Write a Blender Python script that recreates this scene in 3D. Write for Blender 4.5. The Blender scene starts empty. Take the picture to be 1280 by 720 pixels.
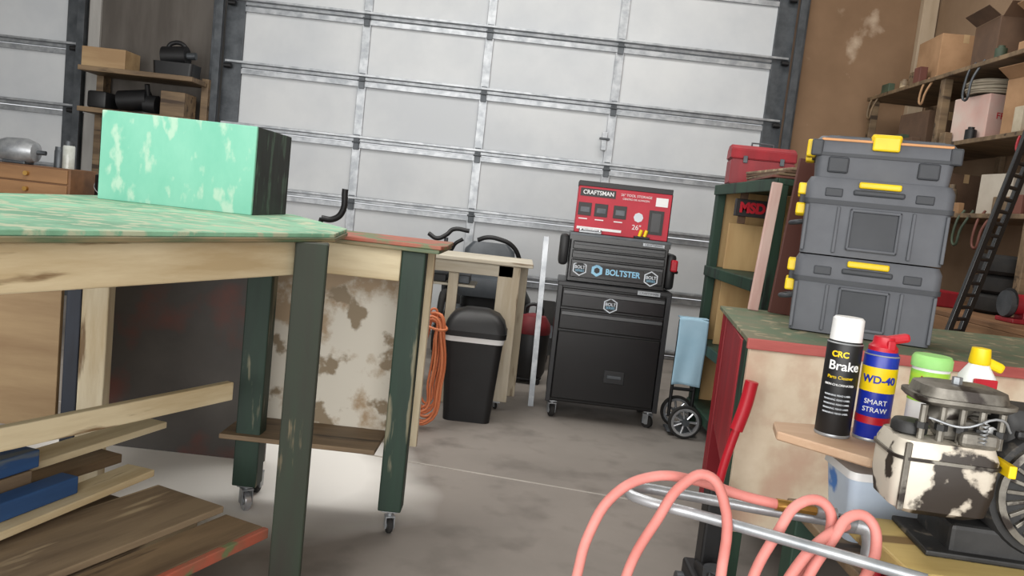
import bpy, bmesh, math, random
from mathutils import Vector, Matrix, Euler
random.seed(4)
sc = bpy.context.scene
try:
    sc.view_settings.view_transform = 'Standard'
except Exception:
    pass

# ---------------------------------------------------------------- materials
def lin(c):
    r = []
    for v in c[:3]:
        v = v / 255.0
        r.append(v / 12.92 if v <= 0.04045 else ((v + 0.055) / 1.055) ** 2.4)
    return (r[0], r[1], r[2], 1.0)

def M(name, c1, c2=None, scale=6, st=(1, 1, 1), thr=.5, soft=.12, rough=.6, metal=0.0, bump=.15,
      c3=None, s3=25, thr3=.62, soft3=.03, zg=None):
    m = bpy.data.materials.new(name); m.use_nodes = True
    nt = m.node_tree; N = nt.nodes; L = nt.links
    b = N['Principled BSDF']
    b.inputs['Roughness'].default_value = rough
    b.inputs['Metallic'].default_value = metal
    tc = N.new('ShaderNodeTexCoord'); oi = N.new('ShaderNodeObjectInfo')
    ad = N.new('ShaderNodeVectorMath'); ad.operation = 'ADD'
    mu = N.new('ShaderNodeMath'); mu.operation = 'MULTIPLY'; mu.inputs[1].default_value = 37.0
    L.new(oi.outputs['Random'], mu.inputs[0])
    L.new(tc.outputs['Object'], ad.inputs[0]); L.new(mu.outputs[0], ad.inputs[1])
    mp = N.new('ShaderNodeMapping'); mp.inputs['Scale'].default_value = st
    L.new(ad.outputs[0], mp.inputs['Vector'])
    n = N.new('ShaderNodeTexNoise'); n.inputs['Scale'].default_value = scale
    n.inputs['Detail'].default_value = 8; n.inputs['Roughness'].default_value = .6
    L.new(mp.outputs[0], n.inputs['Vector'])
    if c2 is None:
        c2 = tuple(max(0, v * .9) for v in c1)
    cr = N.new('ShaderNodeValToRGB')
    cr.color_ramp.elements[0].position = max(0, thr - soft); cr.color_ramp.elements[0].color = lin(c1)
    cr.color_ramp.elements[1].position = min(1, thr + soft); cr.color_ramp.elements[1].color = lin(c2)
    fac = n.outputs['Fac']
    if zg:
        sx = N.new('ShaderNodeSeparateXYZ'); L.new(tc.outputs['Object'], sx.inputs[0])
        mr = N.new('ShaderNodeMapRange'); mr.inputs['From Min'].default_value = zg[0]; mr.inputs['From Max'].default_value = zg[1]
        mr.inputs['To Min'].default_value = 0; mr.inputs['To Max'].default_value = zg[2]
        L.new(sx.outputs['Z'], mr.inputs['Value'])
        a2 = N.new('ShaderNodeMath'); a2.operation = 'ADD'
        L.new(fac, a2.inputs[0]); L.new(mr.outputs[0], a2.inputs[1]); fac = a2.outputs[0]
    L.new(fac, cr.inputs['Fac'])
    col = cr.outputs['Color']
    if c3 is not None:
        n3 = N.new('ShaderNodeTexNoise'); n3.inputs['Scale'].default_value = s3; n3.inputs['Detail'].default_value = 6
        L.new(mp.outputs[0], n3.inputs['Vector'])
        r3 = N.new('ShaderNodeValToRGB')
        r3.color_ramp.elements[0].position = thr3 - soft3; r3.color_ramp.elements[0].color = (0, 0, 0, 1)
        r3.color_ramp.elements[1].position = thr3 + soft3; r3.color_ramp.elements[1].color = (1, 1, 1, 1)
        L.new(n3.outputs['Fac'], r3.inputs['Fac'])
        mx = N.new('ShaderNodeMix'); mx.data_type = 'RGBA'
        L.new(r3.outputs['Color'], mx.inputs['Factor'])
        L.new(col, mx.inputs['A']); mx.inputs['B'].default_value = lin(c3)
        col = mx.outputs['Result']
    L.new(col, b.inputs['Base Color'])
    if bump:
        bp = N.new('ShaderNodeBump'); bp.inputs['Strength'].default_value = bump; bp.inputs['Distance'].default_value = .01
        L.new(n.outputs['Fac'], bp.inputs['Height']); L.new(bp.outputs[0], b.inputs['Normal'])
    return m

GX = (.12, 1, 1); GZ = (1, 1, .12); GY = (1, .12, 1)
cream = M('cream_wood', (218, 204, 170), (190, 170, 132), 14, GX, c3=(126, 102, 72), s3=20, thr3=.68)
creamz = M('cream_wood_v', (214, 202, 174), (186, 166, 130), 14, GZ, c3=(120, 95, 65), s3=20, thr3=.67)
greenpaint = M('green_paint_worn', (22, 40, 31), (30, 54, 41), 10, GZ, c3=(120, 116, 94), s3=22, thr3=.64, rough=.6)
greenbrown = M('green_brown_post', (34, 50, 34), (36, 30, 23), 5, GZ, c3=(118, 104, 80), s3=24, thr3=.62, rough=.7)
minttop = M('mint_table_paint', (138, 190, 158), (108, 154, 126), 5, (1, 1, 1), c3=(174, 184, 156), s3=16, thr3=.55, rough=.7)
mintbox = M('mint_box_paint', (118, 188, 165), (138, 200, 178), 9, (1, 1, .5), thr=.5, soft=.25, c3=(176, 208, 188), s3=22, thr3=.61, soft3=.05, rough=.85)
darkgreen = M('dark_green_black', (34, 46, 41), (22, 28, 26), 12, (1, 1, .3), c3=(70, 92, 78), s3=18, thr3=.60)
greenedge = M('ply_edge', (80, 100, 74), (138, 122, 92), 20, (.2, .2, 3))
orangeply = M('orange_worn_ply', (170, 88, 68), (134, 92, 72), 8, c3=(104, 114, 78), s3=8, thr3=.56)
peel = M('peeling_panel', (204, 198, 184), (158, 136, 108), 5, (1, 1, 1), thr=.6, soft=.05, c3=(132, 116, 92), s3=9, thr3=.6, zg=(-.05, .4, .2))
shelfwood = M('old_wood', (128, 107, 81), (92, 75, 56), 12, GX, c3=(62, 48, 35), s3=16, thr3=.62)
greywood = M('grey_weathered_wood', (138, 120, 96), (102, 86, 68), 12, GX, c3=(174, 156, 126), s3=14, thr3=.6)
lightwood = M('light_pine', (200, 168, 118), (180, 144, 96), 8, GZ)
tanply = M('tan_ply', (178, 152, 114), (150, 122, 88), 7, GX)
darkpanel = M('dark_grey_sheet', (84, 80, 76), (66, 62, 60), 3, soft=.2, c3=(106, 64, 56), s3=3, thr3=.6, soft3=.06)
redwood = M('red_paint', (158, 28, 40), (130, 24, 34), 8, GZ, rough=.5)
pinkboard = M('pink_white_board', (214, 186, 176), (186, 118, 110), 6, GZ, thr=.6)
brownboard = M('red_brown_board', (116, 70, 58), (90, 52, 44), 6, GZ)
blackpl = M('black_plastic', (22, 23, 25), (17, 17, 19), 10, rough=.5, bump=.03)
blackmet = M('black_enamel', (13, 13, 15), (18, 18, 20), 4, rough=.26, bump=0)
blackedge = M('black_trim', (34, 35, 38), (26, 27, 29), 4, rough=.35, bump=0)
rubber = M('rubber', (28, 28, 28), (36, 34, 32), 20, rough=.8)
chrome = M('chrome', (200, 202, 206), (170, 172, 176), 8, rough=.25, metal=.7, bump=0)
galv = M('galvanised_steel', (176, 179, 182), (142, 146, 150), 12, rough=.4, metal=.55, bump=.02)
galvd = M('galvanised_dark', (88, 92, 96), (68, 72, 76), 9, rough=.45, metal=.5, bump=.02)
doorpan = M('door_panel_white', (202, 205, 207), (188, 192, 196), 1.2, rough=.6, bump=.01)
white = M('white_plastic', (235, 236, 236), (226, 228, 228), 6, rough=.4, bump=0)
greypl = M('grey_tool_plastic', (94, 97, 103), (85, 88, 94), 6, rough=.6, bump=.02)
greydk = M('dark_grey_plastic', (62, 65, 70), (55, 58, 63), 6, rough=.6, bump=.02)
yellow = M('yellow_plastic', (240, 208, 20), (230, 194, 12), 6, rough=.45, bump=0)
red = M('red_gloss', (190, 26, 44), (174, 22, 38), 5, rough=.4, bump=0)
cartonred = M('carton_red', (196, 40, 60), (180, 32, 52), 3, rough=.55, bump=0)
cartonblk = M('carton_black', (30, 27, 29), (38, 34, 35), 3, rough=.5, bump=0)
blue = M('can_blue', (26, 48, 160), (22, 40, 140), 4, rough=.35, bump=0)
blueblk = M('blue_boards', (44, 82, 130), (34, 66, 108), 8, GX, rough=.75, c3=(90, 100, 108), s3=16, thr3=.66)
skyblue = M('light_blue_cloth', (174, 208, 228), (162, 200, 222), 5, rough=.85, bump=.05)
hosepink = M('pink_hose_rubber', (208, 134, 126), (190, 114, 106), 8, rough=.6, bump=.02)
orange = M('orange_cord_jacket', (218, 134, 92), (198, 112, 70), 8, rough=.5, bump=0)
brass = M('brass', (190, 150, 80), (160, 120, 60), 8, rough=.35, metal=.8, bump=0)
card = M('cardboard', (170, 134, 100), (150, 116, 84), 4, rough=.85)
carddk = M('cardboard_dark', (104, 80, 62), (86, 66, 52), 4, rough=.85)
limegreen = M('lime_label', (196, 224, 50), (96, 196, 90), 12, (.2, .2, 2), rough=.4, bump=0)
tankpaint = M('chipped_tank_paint', (205, 198, 184), (176, 166, 150), 7, c3=(46, 39, 33), s3=14, thr3=.52, soft3=.02, rough=.45, metal=.15)
aluold = M('oily_aluminium', (134, 130, 121), (92, 88, 81), 14, c3=(48, 42, 38), s3=18, thr3=.58, rough=.45, metal=.45)
engblk = M('engine_black', (44, 44, 44), (30, 30, 30), 12, c3=(92, 86, 78), s3=18, thr3=.66, rough=.55, metal=.15)
yblock = M('yellow_wood_block', (206, 186, 120), (180, 156, 98), 8, GX, c3=(118, 94, 58), s3=12, thr3=.62)
binwht = M('white_blue_bin', (206, 222, 238), (190, 206, 228), 4, rough=.35, c3=(60, 130, 214), s3=9, thr3=.66)
counterpan = M('cream_stained_panel', (222, 208, 186), (204, 186, 160), 5, c3=(196, 162, 142), s3=5, thr3=.62, soft3=.1)
countertop = M('counter_green_worn', (92, 112, 88), (114, 112, 90), 7, c3=(152, 142, 116), s3=16, thr3=.6)
pinkedge = M('pink_red_edge', (182, 94, 88), (154, 72, 68), 12, GX)
brownwall = M('brown_drywall', (142, 114, 88), (124, 98, 74), 1.4, thr=.5, soft=.18, c3=(184, 164, 142), s3=3.4, thr3=.66, soft3=.05, rough=.9)
greywall = M('dark_grey_wall', (94, 89, 84), (78, 73, 68), 2, (3, 3, .5), rough=.85)
tanwall = M('tan_wall', (152, 128, 104), (136, 112, 88), 1.5, rough=.85)
plainwall = M('plain_wall', (150, 144, 134), (136, 130, 120), 1.5, rough=.85)
stickerw = M('sticker_white', (220, 226, 232), (206, 212, 220), 8, rough=.4, bump=0)
stickerb = M('sticker_blue', (130, 190, 224), (150, 205, 232), 8, rough=.4, bump=0)
glass = M('jar_glass', (190, 196, 192), (150, 150, 140), 8, rough=.15, bump=0)
ground = M('mower_grey', (84, 90, 96), (66, 71, 76), 4, rough=.4, bump=0)

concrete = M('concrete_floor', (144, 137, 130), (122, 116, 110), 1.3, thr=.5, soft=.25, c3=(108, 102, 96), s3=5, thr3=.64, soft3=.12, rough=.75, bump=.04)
def paint_sun_glow(m):  # sunlit floor beside the left bench, painted into the base colour as a pale oval
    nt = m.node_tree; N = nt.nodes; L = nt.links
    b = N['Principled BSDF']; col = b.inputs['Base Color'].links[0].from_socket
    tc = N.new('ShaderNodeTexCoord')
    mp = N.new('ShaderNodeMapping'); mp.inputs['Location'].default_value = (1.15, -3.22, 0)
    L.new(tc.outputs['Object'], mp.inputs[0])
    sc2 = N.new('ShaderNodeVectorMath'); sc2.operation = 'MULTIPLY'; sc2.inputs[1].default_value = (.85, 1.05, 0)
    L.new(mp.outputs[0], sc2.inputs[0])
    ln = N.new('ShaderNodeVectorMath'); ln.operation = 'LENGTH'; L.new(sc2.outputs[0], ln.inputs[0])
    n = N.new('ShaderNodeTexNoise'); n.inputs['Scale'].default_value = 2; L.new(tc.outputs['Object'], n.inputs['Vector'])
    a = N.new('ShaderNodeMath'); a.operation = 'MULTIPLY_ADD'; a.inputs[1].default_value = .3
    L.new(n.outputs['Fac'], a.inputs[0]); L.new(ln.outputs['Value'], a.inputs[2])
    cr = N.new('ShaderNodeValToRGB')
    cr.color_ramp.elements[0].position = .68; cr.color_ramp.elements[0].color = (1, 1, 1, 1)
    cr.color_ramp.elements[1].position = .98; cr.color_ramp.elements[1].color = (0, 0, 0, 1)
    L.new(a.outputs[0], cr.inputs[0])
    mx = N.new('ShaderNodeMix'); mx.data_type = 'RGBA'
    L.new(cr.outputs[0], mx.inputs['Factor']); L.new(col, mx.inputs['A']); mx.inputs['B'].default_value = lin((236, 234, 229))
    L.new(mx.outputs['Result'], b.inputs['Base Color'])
paint_sun_glow(concrete)

# ---------------------------------------------------------------- geometry helpers
def G(name, loc=(0, 0, 0), rz=0):
    e = bpy.data.objects.new(name, None); e.empty_display_size = .1
    e.location = loc; e.rotation_euler = (0, 0, math.radians(rz))
    sc.collection.objects.link(e); return e

def mk(name, bm, mat, g=None, smooth=False, loc=(0, 0, 0), rot=(0, 0, 0)):
    me = bpy.data.meshes.new(name); bmesh.ops.recalc_face_normals(bm, faces=bm.faces[:])
    bm.to_mesh(me); bm.free()
    if mat: me.materials.append(mat)
    if smooth:
        for p in me.polygons: p.use_smooth = True
        try: me.set_sharp_from_angle(angle=math.radians(38))
        except Exception: pass
    o = bpy.data.objects.new(name, me); sc.collection.objects.link(o)
    o.location = loc; o.rotation_euler = [math.radians(a) for a in rot]
    if g is not None: o.parent = g
    return o

def box(g, name, c, s, mat, bev=.004, rot=(0, 0, 0), seg=2, taper=None):
    bm = bmesh.new(); bmesh.ops.create_cube(bm, size=1)
    for v in bm.verts:
        k = 1
        if taper and v.co.z < 0: k = taper
        v.co = Vector((v.co.x * s[0] * k, v.co.y * s[1] * k, v.co.z * s[2]))
    bev = min(bev, min(s) * .45)
    if bev > 0: bmesh.ops.bevel(bm, geom=bm.edges[:] , offset=bev, segments=seg, affect='EDGES', profile=.5)
    return mk(name, bm, mat, g, bev > .01, c, rot)

def bx(g, name, x0, x1, y0, y1, z0, z1, mat, bev=.004):
    return box(g, name, ((x0 + x1) / 2, (y0 + y1) / 2, (z0 + z1) / 2), (abs(x1 - x0), abs(y1 - y0), abs(z1 - z0)), mat, bev)

def cyl(g, name, p0, p1, r, mat, r2=None, seg=28, bev=0):
    p0 = Vector(p0); p1 = Vector(p1); d = p1 - p0
    bm = bmesh.new()
    bmesh.ops.create_cone(bm, cap_ends=True, segments=seg, radius1=r, radius2=r if r2 is None else r2, depth=d.length)
    if bev:
        es = [e for e in bm.edges if abs(e.verts[0].co.z - e.verts[1].co.z) < 1e-6]
        bmesh.ops.bevel(bm, geom=es, offset=bev, segments=2, affect='EDGES')
    o = mk(name, bm, mat, g, True, (p0 + p1) / 2)
    o.rotation_mode = 'QUATERNION'; o.rotation_quaternion = Vector((0, 0, 1)).rotation_difference(d.normalized())
    return o

def lathe(g, name, prof, c, mat, rot=(0, 0, 0), seg=36):
    bm = bmesh.new(); rings = []
    for r, z in prof:
        if r < 1e-5: rings.append([bm.verts.new((0, 0, z))])
        else: rings.append([bm.verts.new((r * math.cos(2 * math.pi * i / seg), r * math.sin(2 * math.pi * i / seg), z)) for i in range(seg)])
    for a, b in zip(rings, rings[1:]):
        for i in range(seg):
            j = (i + 1) % seg
            if len(a) == 1 and len(b) == 1: continue
            if len(a) == 1: bm.faces.new((a[0], b[i], b[j]))
            elif len(b) == 1: bm.faces.new((a[i], a[j], b[0]))
            else: bm.faces.new((a[i], a[j], b[j], b[i]))
    return mk(name, bm, mat, g, True, c, rot)

def tube(g, name, pts, r, mat, cyc=False, smooth=True, res=6):
    cu = bpy.data.curves.new(name, 'CURVE'); cu.dimensions = '3D'; cu.bevel_depth = r; cu.bevel_resolution = 5
    cu.use_fill_caps = True
    if smooth:
        s = cu.splines.new('BEZIER'); s.bezier_points.add(len(pts) - 1)
        for b, p in zip(s.bezier_points, pts):
            b.co = p; b.handle_left_type = b.handle_right_type = 'AUTO'
    else:
        s = cu.splines.new('POLY'); s.points.add(len(pts) - 1)
        for b, p in zip(s.points, pts): b.co = (*p, 1)
    s.use_cyclic_u = cyc; s.resolution_u = res
    s.use_smooth = True
    cu.materials.append(mat)
    tmp = bpy.data.objects.new(name + '_c', cu); sc.collection.objects.link(tmp)
    dg = bpy.context.evaluated_depsgraph_get()
    me = bpy.data.meshes.new_from_object(tmp.evaluated_get(dg))
    bpy.data.objects.remove(tmp)
    o = bpy.data.objects.new(name, me); sc.collection.objects.link(o)
    if g is not None: o.parent = g
    return o

def prism(g, name, pts, z0, z1, mat, bev=.003):
    bm = bmesh.new()
    f = bm.faces.new([bm.verts.new((x, y, z0)) for x, y in pts])
    r = bmesh.ops.extrude_face_region(bm, geom=[f])
    bmesh.ops.translate(bm, vec=(0, 0, z1 - z0), verts=[v for v in r['geom'] if isinstance(v, bmesh.types.BMVert)])
    if bev: bmesh.ops.bevel(bm, geom=bm.edges[:], offset=bev, segments=1, affect='EDGES')
    return mk(name, bm, mat, g)

def prof_x(g, name, pts, x0, x1, mat, bev=.004, smooth=True):
    bm = bmesh.new()
    f = bm.faces.new([bm.verts.new((x0, y, z)) for y, z in pts])
    r = bmesh.ops.extrude_face_region(bm, geom=[f])
    bmesh.ops.translate(bm, vec=(x1 - x0, 0, 0), verts=[v for v in r['geom'] if isinstance(v, bmesh.types.BMVert)])
    if bev: bmesh.ops.bevel(bm, geom=bm.edges[:], offset=bev, segments=2, affect='EDGES')
    return mk(name, bm, mat, g, smooth)

def text(g, name, s, loc, size, mat, rot=(90, 0, 0), bold=0.0, sx=1.0):
    cu = bpy.data.curves.new(name, 'FONT'); cu.body = s; cu.size = size; cu.extrude = .0008; cu.offset = bold
    cu.align_x = 'CENTER'; cu.align_y = 'CENTER'
    tmp = bpy.data.objects.new(name + '_c', cu); sc.collection.objects.link(tmp)
    dg = bpy.context.evaluated_depsgraph_get()
    me = bpy.data.meshes.new_from_object(tmp.evaluated_get(dg)); bpy.data.objects.remove(tmp)
    me.materials.clear(); me.materials.append(mat)
    o = bpy.data.objects.new(name, me); sc.collection.objects.link(o)
    o.location = loc; o.rotation_euler = [math.radians(a) for a in rot]; o.scale = (sx, 1, 1)
    if g is not None: o.parent = g
    return o

def wraptext(g, name, s, c, r, z, size, mat, a0=-90, bold=0.0):
    o = text(None, name, s, (0, 0, 0), size, mat, (0, 0, 0), bold)
    for v in o.data.vertices:
        th = math.radians(a0) + v.co.x / r
        rr = r + .0006 + v.co.z
        v.co = Vector((c[0] + rr * math.cos(th), c[1] + rr * math.sin(th), z + v.co.y))
    o.parent = g
    return o

def caster(g, name, x, y, ztop, r=.03, w=.022, ang=0, wm=None):
    wm = wm or rubber
    c, s = math.cos(math.radians(ang)), math.sin(math.radians(ang))
    ax = Vector((c, s, 0)) * w / 2
    p = Vector((x, y, r))
    cyl(g, name + '_wheel', p - ax, p + ax, r, wm, bev=.004)
    cyl(g, name + '_hub', p - ax * 1.15, p + ax * 1.15, r * .45, galv)
    for k in (-1, 1):
        q = p + ax * 1.5 * k
        box(g, name + '_fork%d' % k, (q.x, q.y, r * 1.5), (.004, r * 1.1, r * 1.6), galv, .001, (0, 0, ang))
    box(g, name + '_yoke', (x, y, r * 2.25), (w * 1.7, r * 1.2, .006), galv, .001, (0, 0, ang))
    cyl(g, name + '_stem', (x, y, r * 2.2), (x, y, ztop), r * .35, galv)
    box(g, name + '_plate', (x, y, ztop - .003), (.055, .055, .006), galv, .001)

# ---------------------------------------------------------------- room shell
FY = 7.12
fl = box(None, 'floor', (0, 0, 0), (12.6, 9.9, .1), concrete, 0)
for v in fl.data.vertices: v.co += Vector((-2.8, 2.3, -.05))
bx(None, 'ceiling', -9.1, 3.5, -2.6, 7.3, 4.3, 4.4, plainwall, 0)
bx(None, 'wall_left', -9.1, -9.0, -2.6, 7.3, 0, 4.3, plainwall, 0)
bx(None, 'wall_right', 3.36, 3.5, -2.6, 7.3, 0, 4.3, tanwall, 0)
bx(None, 'wall_far_right', 2.2, 3.36, FY, FY + .15, 0, 4.3, brownwall, 0)
bx(None, 'wall_far_middle', -3.92, -2.74, FY, FY + .15, 0, 4.3, greywall, 0)
bx(None, 'wall_far_header', -9.0, 2.2, FY, FY + .15, 3.78, 4.3, greywall, 0)
jt = G('trim_1')
box(jt, 'joint_strip', (-1.2, 3.70, .001), (5.6, .010, .003), M('joint', (176, 170, 162), rough=.8), 0, (0, 0, -10.2))
bx(None, 'trim_2', 3.22, 3.35, FY - .07, FY - .001, 0, 4.3, M('corner_post', (186, 168, 144), (160, 140, 114), 6, GZ), .004)
bx(None, 'trim_3', 2.2, 2.27, FY - .05, FY - .001, 0, 4.3, galvd, .002)
bx(None, 'trim_4', -2.82, -2.75, FY - .05, FY - .001, 0, 4.3, galvd, .002)
bx(None, 'trim_5', -3.90, -3.80, FY - .03, FY - .001, 0, 4.3, M('jamb_light', (176, 174, 170), (150, 148, 144), 5, GZ), .002)

def sectional_door(name, x0, x1, stiles):
    g = G(name)
    seams = [.03 + .53 * i for i in range(8)]
    for i in range(7):
        z0, z1 = seams[i] + .004, seams[i + 1] - .004
        bx(g, 'section_%d' % i, x0, x1, FY + .02, FY + .06, z0, z1, doorpan, .006)
    for i, z in enumerate(seams):
        bx(g, 'rail_low_%d' % i, x0, x1, FY - .005, FY + .02, max(z - .05, .0), z - .006 if i else .03, galv, .002)
        if i < 7:
            bx(g, 'rail_up_%d' % i, x0, x1, FY - .005, FY + .02, z + .006, z + .045, galv, .002)
            prof_x(g, 'strut_%d' % i, [(FY - .005, z + .03), (FY - .055, z + .035), (FY - .055, z + .052), (FY - .005, z + .058)], x0 + .03, x1 - .03, galv, .002, False)
        for j, s in enumerate(stiles):
            box(g, 'hinge_%d_%d' % (i, j), (s, FY - .018, z), (.05, .012, .13), galvd, .002)
            cyl(g, 'hinge_pin_%d_%d' % (i, j), (s - .035, FY - .03, z), (s + .035, FY - .03, z), .008, galvd, seg=10)
    for j, s in enumerate(stiles):
        w = .075
        for i in range(7):
            bx(g, 'stile_%d_%d' % (j, i), s - w / 2, s + w / 2, FY - .002, FY + .022, seams[i] + .05, seams[i + 1] - .05, galv, .003)
    for k, s in enumerate((x0 + .07, x1 - .09)):
        bx(g, 'end_stile_%d' % k, s - .07, s + .09, FY - .01, FY + .02, 0, 3.75, galvd, .003)
    for k, s in enumerate((x0 - .02, x1 + .02)):
        bx(g, 'track_web_%d' % k, s - .004, s + .004, FY - .12, FY - .01, 0, 3.75, galvd, .001)
        bx(g, 'track_lip_%d' % k, s - .03, s + .03, FY - .125, FY - .118, 0, 3.75, galvd, .001)
    for i in range(1, 7):
        for k, s in enumerate((x0 + .06, x1 - .06)):
            cyl(g, 'roller_%d_%d' % (i, k), (s - .03, FY - .06, seams[i]), (s + .03, FY - .06, seams[i]), .022, blackpl, seg=14)
    return g
g = sectional_door('door_1', -2.72, 2.18, [-1.5, -.43, .71])
box(g, 'latch_plate', (.66, FY - .03, 1.86), (.05, .012, .16), galv); box(g, 'latch_bolt', (.66, FY - .042, 1.88), (.09, .015, .02), galvd)
sectional_door('door_2', -8.9, -3.94, [-7.6, -6.4, -5.1])

# ---------------------------------------------------------------- big green workbench (left)
A = 70.3
dv = Vector((.337, .941, 0)); nv = Vector((-.941, .337, 0)); C0 = Vector((-.54, 2.22, 0))
g = G('workbench')
poly = [(-1.28, .15), (-.54, 2.21), (-.515, 2.26), (-.56, 2.63), (-.93, 3.32), (-1.64, 3.32), (-1.60, 2.4), (-2.32, .42)]
prism(g, 'top', poly, 1.060, 1.072, minttop, .002)
prism(g, 'top_ply', [(x + .004, y - .002) for x, y in poly], 1.048, 1.060, greenedge, .002)
def along(a, off): 
    p = C0 - dv * a + nv * off; return p.x, p.y
x, y = along(1.02, .045)
box(g, 'apron', (x, y, 1.0), (1.96, .035, .092), cream, .004, (0, 0, A))
x, y = along(1.05, 1.0)
box(g, 'apron_back', (x, y, .995), (2.0, .035, .10), cream, .004, (0, 0, A))
box(g, 'leg_1', (-.550, 2.165, .524), (.086, .086, 1.048), greenbrown, .005, (0, 0, 12))
box(g, 'leg_2', (-1.20, .45, .524), (.085, .085, 1.048), greenbrown, .005, (0, 0, A))
box(g, 'leg_3', (-1.44, 2.78, .524), (.09, .06, 1.048), creamz, .005, (0, 0, 5))
box(g, 'leg_3_stripe', (-1.515, 2.78, .524), (.05, .06, 1.048), M('navy_paint', (46, 54, 68), (36, 40, 50), 8, GZ), .004, (0, 0, 5))
box(g, 'leg_4', (-2.2, .75, .524), (.085, .085, 1.048), greenbrown, .005, (0, 0, A))
bx(g, 'side_ply', -2.35, -1.55, 2.74, 2.76, .25, 1.03, tanply, .002)
p0 = Vector((-.90, 2.62, .5)); dd = Vector((-.34, -.72, 0)).normalized(); c = p0 + dd * 1.1
box(g, 'rail', (c.x, c.y, .492), (2.2, .03, .062), cream, .004, (0, 0, math.degrees(math.atan2(-dd.y, -dd.x))))
for i, a in enumerate((.35, 1.3)):
    x, y = along(a, .5)
    box(g, 'bearer_%d' % i, (x, y, .15), (.95, .06, .07), shelfwood, .003, (0, 0, A + 90))
    for k in (.05, .95):
        x, y = along(a, k)
        box(g, 'bearer_foot_%d_%d' % (i, int(k * 10)), (x, y, .06), (.06, .06, .12), shelfwood, .003, (0, 0, A))

def plank(name, end, z, L, w, t, mat, ang=A, tilt=0):
    a = math.radians(ang); e = Vector((end[0], end[1], z)); c = e - Vector((math.cos(a), math.sin(a), 0)) * L / 2
    return box(g, name, c, (L, w, t), mat, .003, (0, tilt, ang))
plank('shelf_plank_1', (-.70, 2.24), .205, 1.9, .14, .022, shelfwood, 66)
plank('shelf_plank_1_edge', (-.626, 2.21), .200, 1.5, .02, .03, orangeply, 66)
plank('shelf_plank_2', (-.90, 2.34), .222, 1.7, .27, .02, greywood, 66)
plank('shelf_plank_3', (-1.09, 2.42), .262, 1.7, .10, .022, cream, 75)
plank('shelf_plank_4', (-1.17, 2.68), .335, 1.7, .10, .022, cream, 73)
plank('shelf_plank_5', (-1.30, 2.60), .235, 1.8, .16, .03, shelfwood, A)
plank('shelf_plank_6', (-1.02, 2.30), .195, 1.7, .4, .02, greywood, A)

g = G('blue_lumber')
def plank2(g, name, end, z, L, w, t, mat, ang=A):
    a = math.radians(ang); e = Vector((end[0], end[1], z)); c = e - Vector((math.cos(a), math.sin(a), 0)) * L / 2
    box(g, name, c, (L, w, t), mat, .004, (0, 0, ang))
plank2(g, 'board_1', (-1.175, 2.17), .30, .9, .06, .05, blueblk, 74)
plank2(g, 'board_2', (-1.27, 2.12), .385, .9, .09, .05, blueblk, 74)
plank2(g, 'board_3', (-1.26, 2.10), .335, .85, .05, .04, greywood, 74)

g = G('dark_sheet_panel')
bx(g, 'sheet', -1.72, -.98, 3.34, 3.36, .0, 1.02, darkpanel, .002)
bx(g, 'frame_left', -1.72, -1.69, 3.325, 3.34, .0, 1.0, shelfwood, .002)

g = G('painted_wooden_box', (-1.215, 3.03, 1.0722), 0)
w, dp, h = .545, .42, .310
bx(g, 'front', -w / 2, w / 2, -dp / 2, -dp / 2 + .015, 0, h, mintbox, .003)
bx(g, 'back', -w / 2, w / 2, dp / 2 - .015, dp / 2, 0, h, darkgreen, .003)
bx(g, 'side_right', w / 2 - .014, w / 2, -dp / 2 + .015, dp / 2 - .015, 0, h, darkgreen, .002)
bx(g, 'side_left', -w / 2, -w / 2 + .014, -dp / 2 + .015, dp / 2 - .015, 0, h, darkgreen, .002)
bx(g, 'lid', -w / 2 + .014, w / 2 - .014, -dp / 2 + .015, dp / 2 - .015, h - .016, h, darkgreen, .002)
bx(g, 'bottom', -w / 2 + .014, w / 2 - .014, -dp / 2 + .015, dp / 2 - .015, 0, .014, darkgreen, .002)

# ---------------------------------------------------------------- rolling table
g = G('rolling_work_table')
prism(g, 'top', [(-.98, 2.70), (-.25, 2.67), (-.235, 2.72), (-.24, 3.04), (-.97, 3.06)], 1.032, 1.0455, orangeply, .002)
prism(g, 'top_ply', [(-.98, 2.705), (-.255, 2.675), (-.245, 3.045), (-.97, 3.055)], 1.017, 1.032, greenedge, .002)
bx(g, 'apron_front', -.84, -.39, 2.745, 2.775, .905, 1.015, cream, .004)
bx(g, 'apron_right', -.375, -.345, 2.82, 3.01, .90, 1.015, creamz, .004)
box(g, 'leg_right', (-.345, 2.76, .553), (.082, .075, .926), greenpaint, .005)
box(g, 'leg_left', (-.882, 2.82, .558), (.088, .075, .916), greenpaint, .005)
bx(g, 'panel', -.94, -.30, 3.015, 3.033, .245, 1.015, peel, .002)
bx(g, 'panel_cleat', -.345, -.30, 2.99, 3.013, .25, 1.015, creamz, .003)
bx(g, 'shelf', -.975, -.42, 2.755, 3.012, .278, .296, shelfwood, .003)
caster(g, 'caster_1', -.345, 2.76, .09, .028, .02, 20)
caster(g, 'caster_2', -.882, 2.82, .10, .036, .024, 35, chrome)
caster(g, 'caster_3', -.90, 3.0, .245, .036, .024, 0)

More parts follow.
